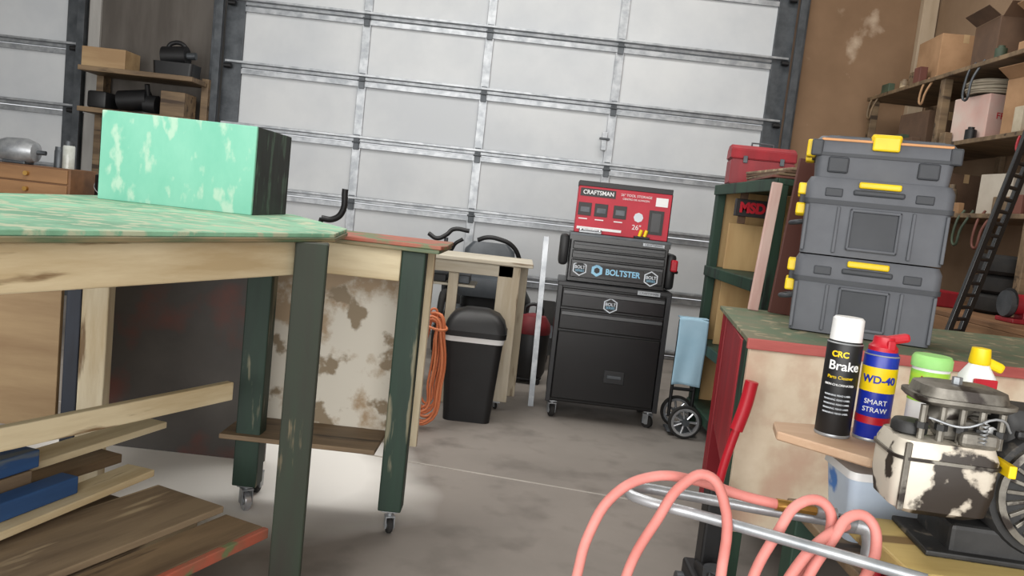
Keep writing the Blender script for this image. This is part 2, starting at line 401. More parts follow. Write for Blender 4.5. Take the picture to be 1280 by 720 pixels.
# ---------------------------------------------------------------- trash can
def rrect(hx, hy, r, n=6):
    pts = []
    for cx, cy, a0 in ((hx - r, hy - r, 0), (-hx + r, hy - r, 90), (-hx + r, -hy + r, 180), (hx - r, -hy + r, 270)):
        for i in range(n + 1):
            a = math.radians(a0 + 90 * i / n); pts.append((cx + r * math.cos(a), cy + r * math.sin(a)))
    return pts
def loft(g, name, secs, mat, cap=True):
    bm = bmesh.new(); R = []
    for (hx, hy, r, z, ox, oy) in secs:
        R.append([bm.verts.new((x + ox, y + oy, z)) for x, y in rrect(hx, hy, r)])
    for a, b in zip(R, R[1:]):
        n = len(a)
        for i in range(n): bm.faces.new((a[i], a[(i + 1) % n], b[(i + 1) % n], b[i]))
    if cap: bm.faces.new(R[0]); bm.faces.new(R[-1])
    return mk(name, bm, mat, g, True)
g = G('trash_can', (-.175, 4.43, 0))
loft(g, 'body', [(.13, .11, .04, 0, 0, 0), (.160, .142, .045, .46, 0, 0)], blackpl)
loft(g, 'liner', [(.163, .145, .045, .45, 0, 0), (.168, .15, .045, .488, 0, 0)], white)
loft(g, 'lid_rim', [(.174, .155, .05, .48, 0, 0), (.176, .157, .05, .51, 0, 0)], blackpl)
loft(g, 'lid_dome', [(.172, .153, .05, .51, 0, 0), (.156, .137, .05, .56, 0, 0), (.125, .11, .05, .60, 0, 0), (.07, .06, .04, .625, 0, 0)], blackpl)
box(g, 'swing_flap', (0, -.10, .575), (.2, .012, .06), blackedge, .004, (-50, 0, 0))

g = G('extension_cord', (-.385, 4.10, 0))
for i in range(11):
    w = .03 + .0075 * i + random.uniform(-.008, .008); zb = .015 + .03 * random.random() + .010 * (10 - i); oy = random.uniform(-.05, .05)
    xo = random.uniform(-.012, .012) - .012
    tube(g, 'loop_%d' % i, [(xo + .02, oy, .60 + random.uniform(-.02, .02)), (xo + w * .6 + .02, oy, .48), (xo + w * .9, oy + .01, .25), (xo + w * .3, oy, zb), (xo - w * .6, oy - .01, zb + .03), (xo - w * .9, oy, .28), (xo - w * .5, oy, .50)], .0062, orange, True)
tube(g, 'wrap', [(-.04, -.05, .56), (.05, -.06, .54), (.05, .05, .55), (-.04, .05, .57)], .007, orange, True)
tube(g, 'tail', [(.02, 0, .58), (.0, .0, .64), (-.03, -.01, .60), (-.035, -.05, .50)], .006, orange)
cyl(g, 'plug', (-.035, -.05, .50), (-.035, -.055, .45), .012, orange)

# ---------------------------------------------------------------- white table behind
g = G('utility_table')
ww = M('white_wood', (200, 194, 178), (172, 162, 142), 10, GX, c3=(120, 104, 84), s3=20, thr3=.66)
wz = M('white_wood_v', (204, 196, 178), (174, 160, 136), 10, GZ, c3=(110, 92, 70), s3=20, thr3=.64)
bx(g, 'top', -.62, .11, 4.62, 5.10, .862, .885, ww)
bx(g, 'apron', -.60, .0, 4.66, 4.68, .79, .862, ww)
bx(g, 'leg_1', -.09, .04, 4.66, 4.70, .05, .86, wz); bx(g, 'leg_2', -.60, -.53, 4.66, 4.70, 0, .86, wz)
bx(g, 'leg_3', .02, .09, 5.04, 5.08, .0, .86, wz); bx(g, 'leg_4', -.60, -.53, 5.04, 5.08, 0, .86, wz)
bx(g, 'brace', -.38, -.32, 4.70, 4.73, .0, .86, wz)
bx(g, 'lower_shelf', -.6, -.22, 4.74, 5.03, .70, .715, ww)
bx(g, 'stored_box_1', -.52, -.4, 4.78, 5.0, .715, .76, blackpl); bx(g, 'stored_box_2', -.36, -.26, 4.8, 5.0, .715, .765, galvd)
caster(g, 'caster', -.025, 4.68, .05, .02, .015, 30)

# ---------------------------------------------------------------- riding mower behind
g = G('riding_mower', (-.10, 6.25, 0), 0)
loft(g, 'engine_cover', [(.26, .28, .1, .26, -.02, .2), (.28, .30, .12, .46, -.02, .2), (.22, .26, .1, .56, -.02, .2)], blackpl)
loft(g, 'deck', [(.45, .5, .1, .12, 0, .2), (.47, .52, .1, .26, 0, .2)], ground)
loft(g, 'floor_pan', [(.30, .16, .06, .26, -.08, -.12), (.28, .14, .06, .40, -.08, -.10)], ground)
loft(g, 'seat', [(.22, .20, .08, .50, -.11, -.02), (.24, .22, .09, .56, -.11, -.02), (.22, .20, .09, .64, -.11, -.02)], ground)
loft(g, 'seat_back', [(.20, .05, .045, .58, -.11, .16), (.22, .065, .06, .70, -.11, .18), (.20, .06, .055, .84, -.11, .21), (.14, .045, .04, .90, -.11, .22)], ground)
tube(g, 'lap_bar_right', [(-.19, -.33, .935), (-.12, -.34, .962), (-.02, -.34, .955), (.06, -.33, .925), (.12, -.31, .85), (.17, -.2, .60), (.18, -.05, .42)], .017, blackpl)
tube(g, 'lap_bar_left', [(-.30, -.33, .93), (-.36, -.33, .88), (-.40, -.2, .60), (-.40, -.05, .42)], .014, blackpl)
for i, (x, y, r, wd) in enumerate(((-.42, -.0, .15, .12), (.36, -.0, .17, .14), (-.42, .6, .22, .18), (.42, .6, .22, .18))):
    lathe(g, 'tire_%d' % i, [(r * .5, -wd / 2), (r * .9, -wd / 2), (r, -wd / 3), (r, wd / 3), (r * .9, wd / 2), (r * .5, wd / 2)], (x, y, r), rubber, (0, 90, 0))
    cyl(g, 'rim_%d' % i, (x - wd * .42, y, r), (x + wd * .42, y, r), r * .52, galvd)

g = G('shop_vacuum', (.17, 5.55, 0))
lathe(g, 'drum', [(0, .04), (.10, .04), (.12, .08), (.13, .34), (.12, .36), (0, .36)], (0, 0, 0), blackpl)
lathe(g, 'head', [(.128, .35), (.132, .37), (.125, .42), (.09, .47), (0, .49)], (0, 0, 0), M('vac_red', (120, 26, 34), (96, 22, 28), 6, bump=0))
tube(g, 'carry_handle', [(-.06, 0, .46), (-.05, 0, .53), (.05, 0, .53), (.06, 0, .46)], .012, blackpl)
for i in range(4): cyl(g, 'caster_%d' % i, (.1 * math.cos(i * 1.57 + .7), .1 * math.sin(i * 1.57 + .7), .02), (.12 * math.cos(i * 1.57 + .7), .12 * math.sin(i * 1.57 + .7), .02), .02, rubber)
bx(g, 'foot_ring', -.09, .09, -.09, .09, .02, .045, blackpl, .01)

g = G('hand_cart')
tube(g, 'grip_bar', [(-1.13, 4.6, 1.02), (-1.07, 4.6, 1.02), (-1.02, 4.6, 1.06), (-1.01, 4.6, 1.20)], .018, blackpl)
tube(g, 'stem', [(-1.13, 4.6, 1.02), (-1.16, 4.62, .9), (-1.18, 4.65, .1)], .014, blackpl)
bx(g, 'base', -1.38, -1.03, 4.5, 4.85, .06, .1, blackpl)
for i, x in enumerate((-1.38, -1.03)):
    cyl(g, 'wheel_%d' % i, (x - .02, 4.8, .08), (x + .02, 4.8, .08), .08, rubber)
g = G('bicycle')
tube(g, 'handlebar', [(-.60, 5.42, .965), (-.54, 5.4, .94), (-.48, 5.42, .97), (-.44, 5.45, 1.01), (-.33, 5.45, 1.01)], .015, blackpl)
tube(g, 'fork', [(-.48, 5.42, .95), (-.47, 5.44, .7), (-.46, 5.46, .33)], .014, galvd)
tube(g, 'front_tire', [(-.46, 5.46 + .28 * math.cos(i * math.pi / 8), .30 + .28 * math.sin(i * math.pi / 8)) for i in range(16)], .02, rubber, True)
for i in range(8): tube(g, 'spoke_%d' % i, [(-.46, 5.46, .30), (-.46, 5.46 + .27 * math.cos(i * math.pi / 4), .30 + .27 * math.sin(i * math.pi / 4))], .002, galv, smooth=False)

# ---------------------------------------------------------------- silver strip
g = G('aluminium_channel')
P0 = Vector((.193, 4.84, 0)); P1 = Vector((.175, 4.90, 1.05)); c = (P0 + P1) / 2
box(g, 'web', c, (.034, .006, 1.05), galv, .001, (-3.3, -1, 0))
for k in (-1, 1): box(g, 'flange_%d' % k, (c.x + k * .015, c.y + .008, c.z), (.004, .02, 1.05), galv, .001, (-3.3, -1, 0))

# ---------------------------------------------------------------- rolling tool chest
g = G('tool_chest', (.592, 4.60, 0), -2.5)
bx(g, 'cabinet_body', -.325, .325, .02, .46, .10, .80, blackmet, .008)
bx(g, 'cabinet_lip', -.33, .33, .0, .465, .785, .812, blackedge, .004)
bx(g, 'drawer_1', -.30, .30, .0, .03, .665, .778, blackmet, .006)
bx(g, 'drawer_2', -.30, .30, .0, .03, .535, .655, blackmet, .006)
bx(g, 'door_panel', -.30, .30, .0, .03, .12, .525, blackmet, .008)
for i, z in enumerate((.765, .642)):
    prof_x(g, 'pull_%d' % i, [(0, z), (-.018, z - .002), (-.02, z - .02), (-.012, z - .024), (0, z - .012)], -.29, .29, blackedge, .001)
bx(g, 'door_handle_plate', -.005, .115, -.006, .002, .245, .32, blackedge, .004)
bx(g, 'door_handle_grip', .012, .098, -.018, -.006, .275, .295, galvd, .004)
bx(g, 'corner_l', -.328, -.30, -.004, .02, .10, .79, blackedge, .003); bx(g, 'corner_r', .30, .328, -.004, .02, .10, .79, blackedge, .003)
for i, (x, y) in enumerate(((-.285, .05), (.285, .05), (-.285, .42), (.285, .42))):
    caster(g, 'caster_%d' % i, x, y, .10, .036, .028, 15 + 30 * (i % 2))
bx(g, 'chest_body', -.285, .285, .05, .40, .812, 1.075, blackmet, .006)
prof_x(g, 'chest_lid', [(.042, 1.058), (.408, 1.058), (.408, 1.095), (.39, 1.102), (.06, 1.102), (.042, 1.09)], -.292, .292, blackmet, .003)
for i, (z0, z1) in enumerate(((1.005, 1.052), (.952, 1.0), (.84, .946))):
    bx(g, 'chest_drawer_%d' % i, -.268, .268, .036, .06, z0, z1, blackmet, .004)
    prof_x(g, 'chest_pull_%d' % i, [(.036, z1 - .004), (.02, z1 - .006), (.018, z1 - .02), (.026, z1 - .022), (.036, z1 - .012)], -.26, .26, blackedge, .001)
bx(g, 'lid_edge', -.293, .293, .036, .042, 1.085, 1.1, galvd, .001)
bx(g, 'nameplate_1', .13, .255, .028, .034, 1.062, 1.08, galv, .001)
bx(g, 'nameplate_2', .13, .26, -.012, -.002, .782, .806, galv, .001)
text(g, 'nameplate_text_1', 'CRAFTSMAN', (.192, .0265, 1.071), .018, blackpl); text(g, 'nameplate_text_2', 'CRAFTSMAN', (.195, -.0135, .794), .019, blackpl)
def hexa(name, x, z, r, y):
    o = cyl(g, name, (x, y, z), (x, y - .002, z), r, stickerw, seg=6)
    cyl(g, name + '_ring', (x, y - .0022, z), (x, y - .0032, z), r * .84, blackpl, seg=6)
    text(g, name + '_mark', 'BOLT', (x, y - .004, z + .006), r * .55, stickerw, bold=.0005); text(g, name + '_mark2', 'SERIES', (x, y - .004, z - .014), r * .42, stickerb)
hexa('sticker_hex_1', -.215, .895, .045, .034)
hexa('sticker_hex_3', .20, .878, .045, .034); hexa('sticker_hex_4', -.015, .70, .045, -.001)
bx(g, 'sticker_bolt', -.14, .155, .031, .034, .862, .918, cartonblk, .001)
cyl(g, 'sticker_badge', (-.115, .031, .892), (-.115, .028, .892), .036, stickerb, seg=6)
cyl(g, 'sticker_badge_core', (-.115, .028, .892), (-.115, .0265, .892), .018, cartonblk, seg=6)
text(g, 'sticker_text', 'BOLTSTER', (.035, .0295, .888), .047, stickerb, bold=.0014, sx=.92)
tube(g, 'side_handle', [(.325, .08, .93), (.35, .08, .93), (.35, .36, .93), (.325, .36, .93)], .01, blackpl, smooth=False)
bx(g, 'side_pouch', .29, .345, .10, .32, .82, 1.03, blackpl, .02)
bx(g, 'side_pouch_left', -.345, -.29, .08, .34, .90, 1.08, blackpl, .02)
bx(g, 'red_rag', .31, .35, .06, .10, .93, 1.0, red, .01)

g = G('tool_carton', (.60, 4.78, 1.102), -2.5)
bx(g, 'body', -.27, .27, -.10, .16, 0, .27, cartonred, .003)
bx(g, 'top_band', -.272, .272, -.102, .162, .27, .30, cartonblk, .002)
bx(g, 'side_band', .271, .274, -.10, .16, 0, .27, cartonblk, .001)
text(g, 'logo', 'CRAFTSMAN', (-.155, -.1035, .235), .034, white, bold=.0006, sx=.92)
bx(g, 'logo_bar', -.26, -.055, -.102, -.1005, .212, .258, cartonblk, 0)
text(g, 'headline', '26" TOOL STORAGE', (.065, -.1025, .240), .020, white); text(g, 'headline_2', 'CENTRO DE ALMACEN', (.065, -.1025, .218), .015, white)
for i, x in enumerate((-.225, -.13, -.02)):
    bx(g, 'photo_%d' % i, x - .038, x + .038, -.1035, -.1005, .10, .175, cartonblk, .001)
    bx(g, 'photo_tray_%d' % i, x - .025, x + .028, -.105, -.1035, .12, .15, galvd, .001)
    bx(g, 'caption_%d' % i, x - .03, x + .02, -.103, -.1005, .078, .084, white, 0)
bx(g, 'badge', .18, .25, -.103, -.1005, .195, .245, white, 0); bx(g, 'badge_img', .15, .235, -.1045, -.1005, .03, .17, cartonblk, 0); bx(g, 'badge_chest', .165, .22, -.106, -.1045, .045, .155, blackedge, .001)
text(g, 'badge_icon', '26"', (.085, -.1025, .06), .04, white); cyl(g, 'badge_ring', (.09, -.1, .12), (.09, -.1025, .12), .028, stickerw, seg=8)
bx(g, 'strip', -.26, .0, -.1025, -.1005, .02, .035, white, 0)
g = G('screwdriver_set', (.70, 4.655, 1.1025))
for i in range(2): cyl(g, 'handle_%d' % i, (i * .03, 0, .012), (i * .03 + .01, -.0, .05), .010, yellow)
bx(g, 'tray', -.03, .06, -.015, .015, 0, .012, blackpl, .002)
g = G('wrench_tray', (.42, 4.66, 1.1025)); bx(g, 'tray', -.07, .06, -.012, .012, 0, .012, galv, .002)
tube(g, 'wrench', [(-.06, 0, .018), (.05, .003, .018)], .006, chrome)
for k in (-.06, .05): lathe(g, 'wrench_head%d' % int(k * 100), [(.006, -.004), (.013, -.004), (.013, .004), (.006, .004)], (k, 0, .018), chrome)

# ---------------------------------------------------------------- hand truck w/ light blue cloth
g = G('hand_truck', (1.062, 4.55, 0), 0)
for k in (-.06, .07): tube(g, 'rail_%d' % int(k * 100), [(k, .1, .08), (k, .1, .66)], .010, blackpl)
for i, z in enumerate((.25, .5, .66)): cyl(g, 'cross_%d' % i, (-.06, .1, z), (.07, .1, z), .01, blackpl)
bx(g, 'toe_plate', -.085, .085, -.04, .1, .02, .03, galvd)
for k, (x, y) in enumerate(((-.0, -.08), (.0, .17))):
    tube(g, 'tire_%d' % k, [(x + .086 * math.cos(i * math.pi / 6), y, .098 + .086 * math.sin(i * math.pi / 6)) for i in range(12)], .0105, rubber, True)
    lathe(g, 'rim_%d' % k, [(.066, -.012), (.080, -.012), (.080, .012), (.066, .012), (.066, -.012)], (x, y, .098), chrome, (90, 0, 0))
    for i in range(7):
        a = i * 2 * math.pi / 7
        cyl(g, 'wheel_spoke_%d_%d' % (k, i), (x, y, .098), (x + .07 * math.cos(a), y, .098 + .07 * math.sin(a)), .007, chrome, seg=8)
    cyl(g, 'hub_%d' % k, (x, y - .02, .098), (x, y + .02, .098), .022, galvd)
cyl(g, 'axle', (0, -.08, .098), (0, .17, .098), .012, galvd)
def cloth(g, name, x0, x1, y, z0, z1, mat):
    bm = bmesh.new(); nx, nz = 16, 24; V = []
    for j in range(nz + 1):
        row = []
        for i in range(nx + 1):
            u = i / nx; v = j / nz
            x = x0 + (x1 - x0) * u + .002 * math.sin(v * 5); z = z1 + (z0 - z1) * v + .006 * math.sin(u * 4)
            row.append(bm.verts.new((x, y - .006 * math.sin(u * 9 + v * 2) * v, z)))
        V.append(row)
    for j in range(nz):
        for i in range(nx): bm.faces.new((V[j][i], V[j][i + 1], V[j + 1][i + 1], V[j + 1][i]))
    o = mk(name, bm, mat, g, True)
    s = o.modifiers.new('s', 'SOLIDIFY'); s.thickness = .004
    return o
cloth(g, 'blue_sheet', -.075, .095, .06, .28, .675, skyblue)
bx(g, 'sheet_fold', -.075, .095, .06, .12, .675, .681, skyblue, .002)

# ---------------------------------------------------------------- green shelf unit
g = G('shelf_unit')
X0, X1, Y0, Y1 = 1.17, 1.54, 3.74, 4.92
gs = M('green_shelf_paint', (28, 54, 42), (38, 68, 52), 8, GZ, c3=(22, 34, 29), s3=14, thr3=.6, rough=.6)
for i, (x, y) in enumerate(((X0 + .025, Y1 - .03), (X0 + .025, Y0 + .03), (X1 - .03, Y0 + .03), (X1 - .03, Y1 - .03))):
    bx(g, 'post_%d' % i, x - .025, x + .025, y - .035, y + .035, 0, 1.44, gs)
for i, z in enumerate((.12, .50, .95, 1.44)):
    bx(g, 'shelf_%d' % i, X0, X1, Y0, Y1, z, z + .03, gs)
    bx(g, 'shelf_lip_%d' % i, X0 - .010, X0, Y0, Y1, z - .03, z + .03, gs)
bx(g, 'back', X1, X1 + .012, Y0, Y1, .05, 1.44, lightwood, .002)
bx(g, 'end_far', X0 + .05, X1 - .06, Y1 - .03, Y1 - .015, .12, 1.44, lightwood, .002)
bx(g, 'divider_board', X0 + .05, X1 - .02, 4.70, 4.715, .981, 1.25, lightwood, .002)
bx(g, 'divider_board_low', X0 + .05, X1 - .02, 4.70, 4.715, .531, .92, lightwood, .002)
bx(g, 'sign_plate', 1.17, 1.37, 4.42, 4.45, 1.29, 1.385, cartonblk, .003)
text(g, 'sign_text', 'MSD', (1.262, 4.417, 1.337), .075, red, bold=.004, sx=.95)
bx(g, 'sign_holder', 1.20, 1.24, 4.45, 4.47, 1.25, 1.44, carddk, .003)
g = G('stacked_boards')
for i in range(4):
    box(g, 'board_%d' % i, (1.36, 4.05, 1.479 + i * .0135), (.38 - .02 * i, .6, .012), (brownboard, shelfwood, carddk, greywood)[i], .002, (0, 0, (i - 1.5) * 3))
g = G('red_toolbox', (1.34, 4.66, 1.471), -8)
prof_x(g, 'body', [(-.11, 0), (.11, 0), (.11, .14), (-.11, .14)], -.175, .175, redwood, .006)
prof_x(g, 'lid', [(-.115, .142), (.115, .142), (.1, .2), (.04, .225), (-.04, .225), (-.1, .2)], -.18, .18, redwood, .006)
tube(g, 'handle', [(-.06, 0, .22), (-.06, 0, .245), (.06, 0, .245), (.06, 0, .22)], .006, galvd, smooth=False)
for k in (-.1, .1): bx(g, 'latch_%d' % int(k * 10), k - .012, k + .012, -.122, -.114, .12, .16, galvd, .002)

# ---------------------------------------------------------------- counter on the right
g = G('counter_bench')
cp = [(.786, 2.6), (2.42, 2.6), (2.42, 3.66), (.95, 3.62)]
prism(g, 'top', cp, .845, .863, countertop, .002)
bx(g, 'front_edge', .784, 2.42, 2.585, 2.60, .828, .863, pinkedge, .003)
bx(g, 'front_panel', .80, 2.40, 2.612, 2.63, .20, .844, counterpan, .002)
bx(g, 'post_front', .80, .87, 2.632, 2.70, 0, .844, gs); bx(g, 'post_front_r', 2.3, 2.38, 2.632, 2.70, 0, .844, gs)
bx(g, 'post_rear', .935, 1.0, 3.44, 3.50, 0.0, .844, redwood); bx(g, 'post_rear_r', 2.3, 2.38, 3.5, 3.58, 0, .844, gs)
box(g, 'side_rail', (.885, 3.10, .60), (.78, .022, .48), redwood, .003, (0, 0, 79))
bx(g, 'lower_shelf', 1.05, 2.3, 2.75, 3.5, .3, .32, shelfwood)
g = G('floor_jack', (0, 0, 0))
tube(g, 'handle', [(.722, 2.49, .27), (.728, 2.49, .42), (.765, 2.49, .62)], .014, red)
tube(g, 'grip', [(.757, 2.49, .58), (.775, 2.49, .66), (.785, 2.49, .74)], .021, red)
bx(g, 'frame', .66, .78, 2.30, 2.56, .05, .12, blackpl, .01); box(g, 'arm', (.71, 2.4, .14), (.06, .18, .04), blackpl, .008, (-12, 0, 0))
bx(g, 'socket', .69, .75, 2.45, 2.53, .12, .40, blackpl, .008)
for i, (x, y) in enumerate(((.65, 2.34), (.79, 2.34), (.65, 2.52), (.79, 2.52))): cyl(g, 'wheel_%d' % i, (x - .012, y, .04), (x + .012, y, .04), .04, galvd)
cyl(g, 'saddle', (.71, 2.35, .15), (.71, 2.35, .18), .035, galvd)

g = G('scrap_boards')
box(g, 'pink_board', (1.095, 3.56, 1.15), (.045, .02, .572), pinkboard, .003, (0, 3.0, 0))
box(g, 'brown_board', (1.20, 3.50, 1.205), (.10, .02, .68), brownboard, .003, (0, 3.5, 0))
box(g, 'brown_board_2', (1.33, 3.53, 1.165), (.12, .02, .60), shelfwood, .003, (0, 1, 0))

# ---------------------------------------------------------------- stacked tool cases
def case(name, loc, rz, W, D, z0, z1, kind):
    g = G(name, (loc[0], loc[1], z0), rz)
    h = z1 - z0; hw, hd = W / 2, D / 2
    if kind == 'deep':
        loft(g, 'shell', [(hw * .95, hd * .93, .02, .004, 0, 0), (hw * .97, hd * .955, .025, h * .66, 0, 0)], greypl)
        loft(g, 'rim', [(hw * .995, hd, .025, h * .66, 0, 0), (hw * 1.0, hd, .025, h * .72, 0, 0)], greydk)
        loft(g, 'lid', [(hw * .985, hd * .985, .03, h * .72, 0, 0), (hw * .985, hd * .985, .03, h * .92, 0, 0), (hw * .94, hd * .94, .03, h, 0, 0)], greypl)
        f = -hd * .94
        for nm, (a, b, c, d2) in {'frame_t': (-.085, .085, h * .59, h * .63), 'frame_b': (-.085, .085, h * .10, h * .14), 'frame_l': (-.085, -.075, h * .10, h * .63), 'frame_r': (.075, .085, h * .10, h * .63)}.items():
            bx(g, nm, a, b, f - .016, f + .01, c, d2, greypl, .004)
        bx(g, 'recess', -.076, .076, f - .006, f + .012, h * .13, h * .60, greydk, .002)
        for k in (-1, 1):
            for q in (.5, .93):
                bx(g, 'rib_%d_%d' % (k, int(q * 100)), k * hw * q - .006, k * hw * q + .006, f - .010, f + .01, h * .05, h * .64, greypl, .003)
            bx(g, 'lid_groove_%d' % k, k * hw * .6 - .03, k * hw * .6 + .03, -hd - .002, -hd + .02, h * .76, h * .87, greydk, .004)
        bx(g, 'handle_tag', -.07, .07, -hd - .014, -hd + .01, h * .89, h * .97, yellow, .006)
        bx(g, 'handle_bar', -.085, .085, -hd - .008, -hd + .01, h * .80, h * .87, greydk, .006)
        for k in (-.55, .55):
            for nm, zz in (('up', h * .84), ('lo', h * .58)):
                box(g, 'latch_%s_%d' % (nm, int(k * 10)), (-hw - .006, k * hd, zz), (.034, .075, h * .15), yellow, .006)
            box(g, 'latch_bar_%d' % int(k * 10), (-hw - .003, k * hd, h * .71), (.022, .05, h * .14), greydk, .004)
        tube(g, 'side_handle', [(-hw * .96, -.05, h * .42), (-hw - .018, -.045, h * .40), (-hw - .018, .045, h * .40), (-hw * .96, .05, h * .42)], .009, greydk)
    else:
        loft(g, 'shell', [(hw * .92, hd * .92, .02, .0, 0, 0), (hw * .95, hd * .96, .025, h * .55, 0, 0)], greypl)
        loft(g, 'rim', [(hw, hd, .025, h * .52, 0, 0), (hw, hd, .025, h * .60, 0, 0)], greydk)
        loft(g, 'lid', [(hw * .98, hd * .98, .03, h * .60, 0, 0), (hw * .97, hd * .97, .03, h * .90, 0, 0), (hw * .92, hd * .90, .03, h, 0, 0)], greypl)
        bx(g, 'lid_window', -hw * .8, hw * .8, -hd * .78, hd * .78, h, h + .006, galvd, .003)
        bx(g, 'handle', -.05, .05, -hd * .97, -hd * .5, h * .9, h + .016, yellow, .008)
        bx(g, 'handle_front', -.045, .045, -hd - .014, -hd * .95, h * .70, h * 1.05, yellow, .006)
        bx(g, 'edge_strip', -hw * .9, hw * .9, -hd * .99, -hd * .93, h * .88, h * .94, M('orange_strip', (216, 154, 96), rough=.5, bump=0), .002)
        for k in (-.62, .62): bx(g, 'lid_block_%d' % int(k * 10), k * hw - .035, k * hw + .035, -hd * 1.01, -hd * .9, h * .12, h * .5, greydk, .006)
        for k in (-.6, .6): box(g, 'latch_%d' % int(k * 10), (-hw - .006, k * hd, h * .70), (.034, .075, h * .42), yellow, .006)
        for k in (-.95, .95): bx(g, 'corner_clip_%d' % int(k * 10), k * hw - .02, k * hw + .02, -hd * 1.01, -hd * .9, h * .5, h * .9, greydk, .006)
    return g
RZ = -19
cx, cy = 1.325, 3.06
case('tool_case', (cx, cy), RZ, .50, .37, .8635, 1.15, 'deep')
case('tool_case.001', (cx, cy), RZ, .50, .37, 1.151, 1.435, 'deep')
case('organizer_case', (cx, cy), RZ, .48, .36, 1.436, 1.585, 'org')

# ---------------------------------------------------------------- engine cart (foreground right)
g = G('engine_cart')
bx(g, 'top', .67, 1.25, 1.08, 1.76, .60, .62, shelfwood)
for i, (x, y) in enumerate(((.70, 1.12), (1.21, 1.12), (.70, 1.72), (1.21, 1.72))): bx(g, 'leg_%d' % i, x - .03, x + .03, y - .03, y + .03, 0, .6, gs)
prism(g, 'ledge', [(.56, 1.575), (.69, 1.445), (.80, 1.44), (1.2, 1.44), (1.2, 1.76), (.58, 1.66)], .796, .814, M('ledge_wood', (206, 178, 150), (184, 152, 124), 9, GX), .003)
bx(g, 'ledge_post_1', .98, 1.03, 1.64, 1.69, .62, .796, creamz); bx(g, 'ledge_post_2', 1.13, 1.18, 1.46, 1.5, .62, .796, creamz)
bx(g, 'ledge_post_3', .94, .97, 1.70, 1.74, .62, .796, creamz)
pz = .72
tube(g, 'pipe_handle', [(.655, 1.345, pz), (.48, 1.375, pz), (.33, 1.41, pz), (.27, 1.415, pz), (.247, 1.385, pz), (.27, 1.355, pz), (.35, 1.315, pz), (.48, 1.245, pz), (.66, 1.145, pz)], .0095, galv)
lathe(g, 'pipe_collar', [(.012, -.015), (.016, -.015), (.016, .015), (.012, .015)], (.625, 1.350, pz), galv, (0, 90, 0))
tube(g, 'pipe_elbow', [(.638, 1.347, pz), (.655, 1.343, pz - .003), (.664, 1.341, pz - .02), (.666, 1.34, pz - .05)], .0145, galv)
cyl(g, 'pipe_flange', (.690, 1.34, .62), (.690, 1.34, .64), .03, red); cyl(g, 'pipe_nipple', (.678, 1.34, .64), (.667, 1.34, .685), .013, redwood)
bx(g, 'pipe_block', .672, .70, 1.10, 1.19, .62, .71, brownboard)
bx(g, 'wood_block', .665, .92, 1.20, 1.44, .672, .706, yblock, .004); bx(g, 'block_riser', .72, .90, 1.24, 1.42, .62, .672, shelfwood, .004)

g = G('storage_bin', (.80, 1.58, .6205))
loft(g, 'tub', [(.09, .055, .02, 0, 0, 0), (.105, .07, .02, .13, 0, 0)], binwht); loft(g, 'lid', [(.11, .075, .02, .13, 0, 0), (.108, .073, .02, .145, 0, 0)], white)

g = G('air_hose')
R = .0088
tube(g, 'strand_1', [(.12, 1.25, .02), (.14, 1.27, .35), (.163, 1.30, .60), (.174, 1.30, .67), (.211, 1.31, .741), (.275, 1.33, .772), (.343, 1.34, .771), (.44, 1.345, .750), (.50, 1.345, .742)], R, hosepink)
tube(g, 'strand_2', [(.20, 1.33, .02), (.22, 1.33, .3), (.253, 1.32, .612), (.286, 1.31, .702), (.322, 1.30, .776), (.354, 1.29, .797), (.383, 1.28, .765), (.395, 1.27, .627), (.39, 1.25, .3), (.36, 1.2, .02)], R, hosepink)
tube(g, 'strand_3', [(.40, 1.2, .02), (.42, 1.24, .4), (.446, 1.27, .633), (.478, 1.28, .71), (.525, 1.30, .768), (.562, 1.30, .765), (.570, 1.29, .72), (.53, 1.27, .66), (.49, 1.26, .60), (.46, 1.22, .3), (.45, 1.18, .02)], R, hosepink)
tube(g, 'strand_4', [(.50, 1.2, .02), (.505, 1.22, .4), (.519, 1.24, .641), (.564, 1.26, .724), (.60, 1.28, .760), (.628, 1.28, .755), (.635, 1.26, .72), (.60, 1.22, .66), (.57, 1.18, .58), (.55, 1.15, .3), (.54, 1.12, .02)], R, hosepink)
tube(g, 'strand_5', [(.46, 1.21, .02), (.47, 1.22, .4), (.475, 1.225, .62), (.51, 1.24, .69), (.55, 1.26, .725), (.60, 1.30, .735)], R, hosepink)
cyl(g, 'ferrule', (.495, 1.345, .742), (.53, 1.345, .740), .0105, brass); cyl(g, 'fitting', (.53, 1.345, .740), (.565, 1.345, .738), .008, brass, seg=6)
cyl(g, 'swivel', (.565, 1.345, .738), (.60, 1.345, .736), .011, galv)
tube(g, 'floor_coil', [(.33 + .2 * math.cos(i * math.pi / 5), 1.2 + .18 * math.sin(i * math.pi / 5), .012 + .001 * i) for i in range(10)], R, hosepink, True)

# ---------------------------------------------------------------- cans
def spray(name, x, y, z, r, h, body, cap=None):
    g = G(name, (x, y, z))
    lathe(g, 'can', [(0, 0), (r * .93, 0), (r, .004), (r, h * .80), (r * .97, h * .81), (r * .80, h * .86), (r * .5, h * .875), (0, h * .875)], (0, 0, 0), body)
    lathe(g, 'seam_low', [(r * 1.0, .0), (r * 1.03, .003), (r * 1.0, .006)], (0, 0, 0), galv); lathe(g, 'seam_top', [(r * .98, h * .80), (r * 1.02, h * .805), (r * .98, h * .815)], (0, 0, 0), galv)
    return g
fa = -113
g = spray('brake_cleaner_can', .680, 1.60, .8145, .034, .235, blackpl)
lathe(g, 'cap', [(0, .242), (.026, .242), (.03, .238), (.031, .19), (.029, .19)], (0, 0, 0), white)
wraptext(g, 'label_1', 'Brake', (0, 0), .034, .145, .026, white, fa + 8, .0003); wraptext(g, 'label_2', 'Parts Cleaner', (0, 0), .034, .122, .009, yellow, fa)
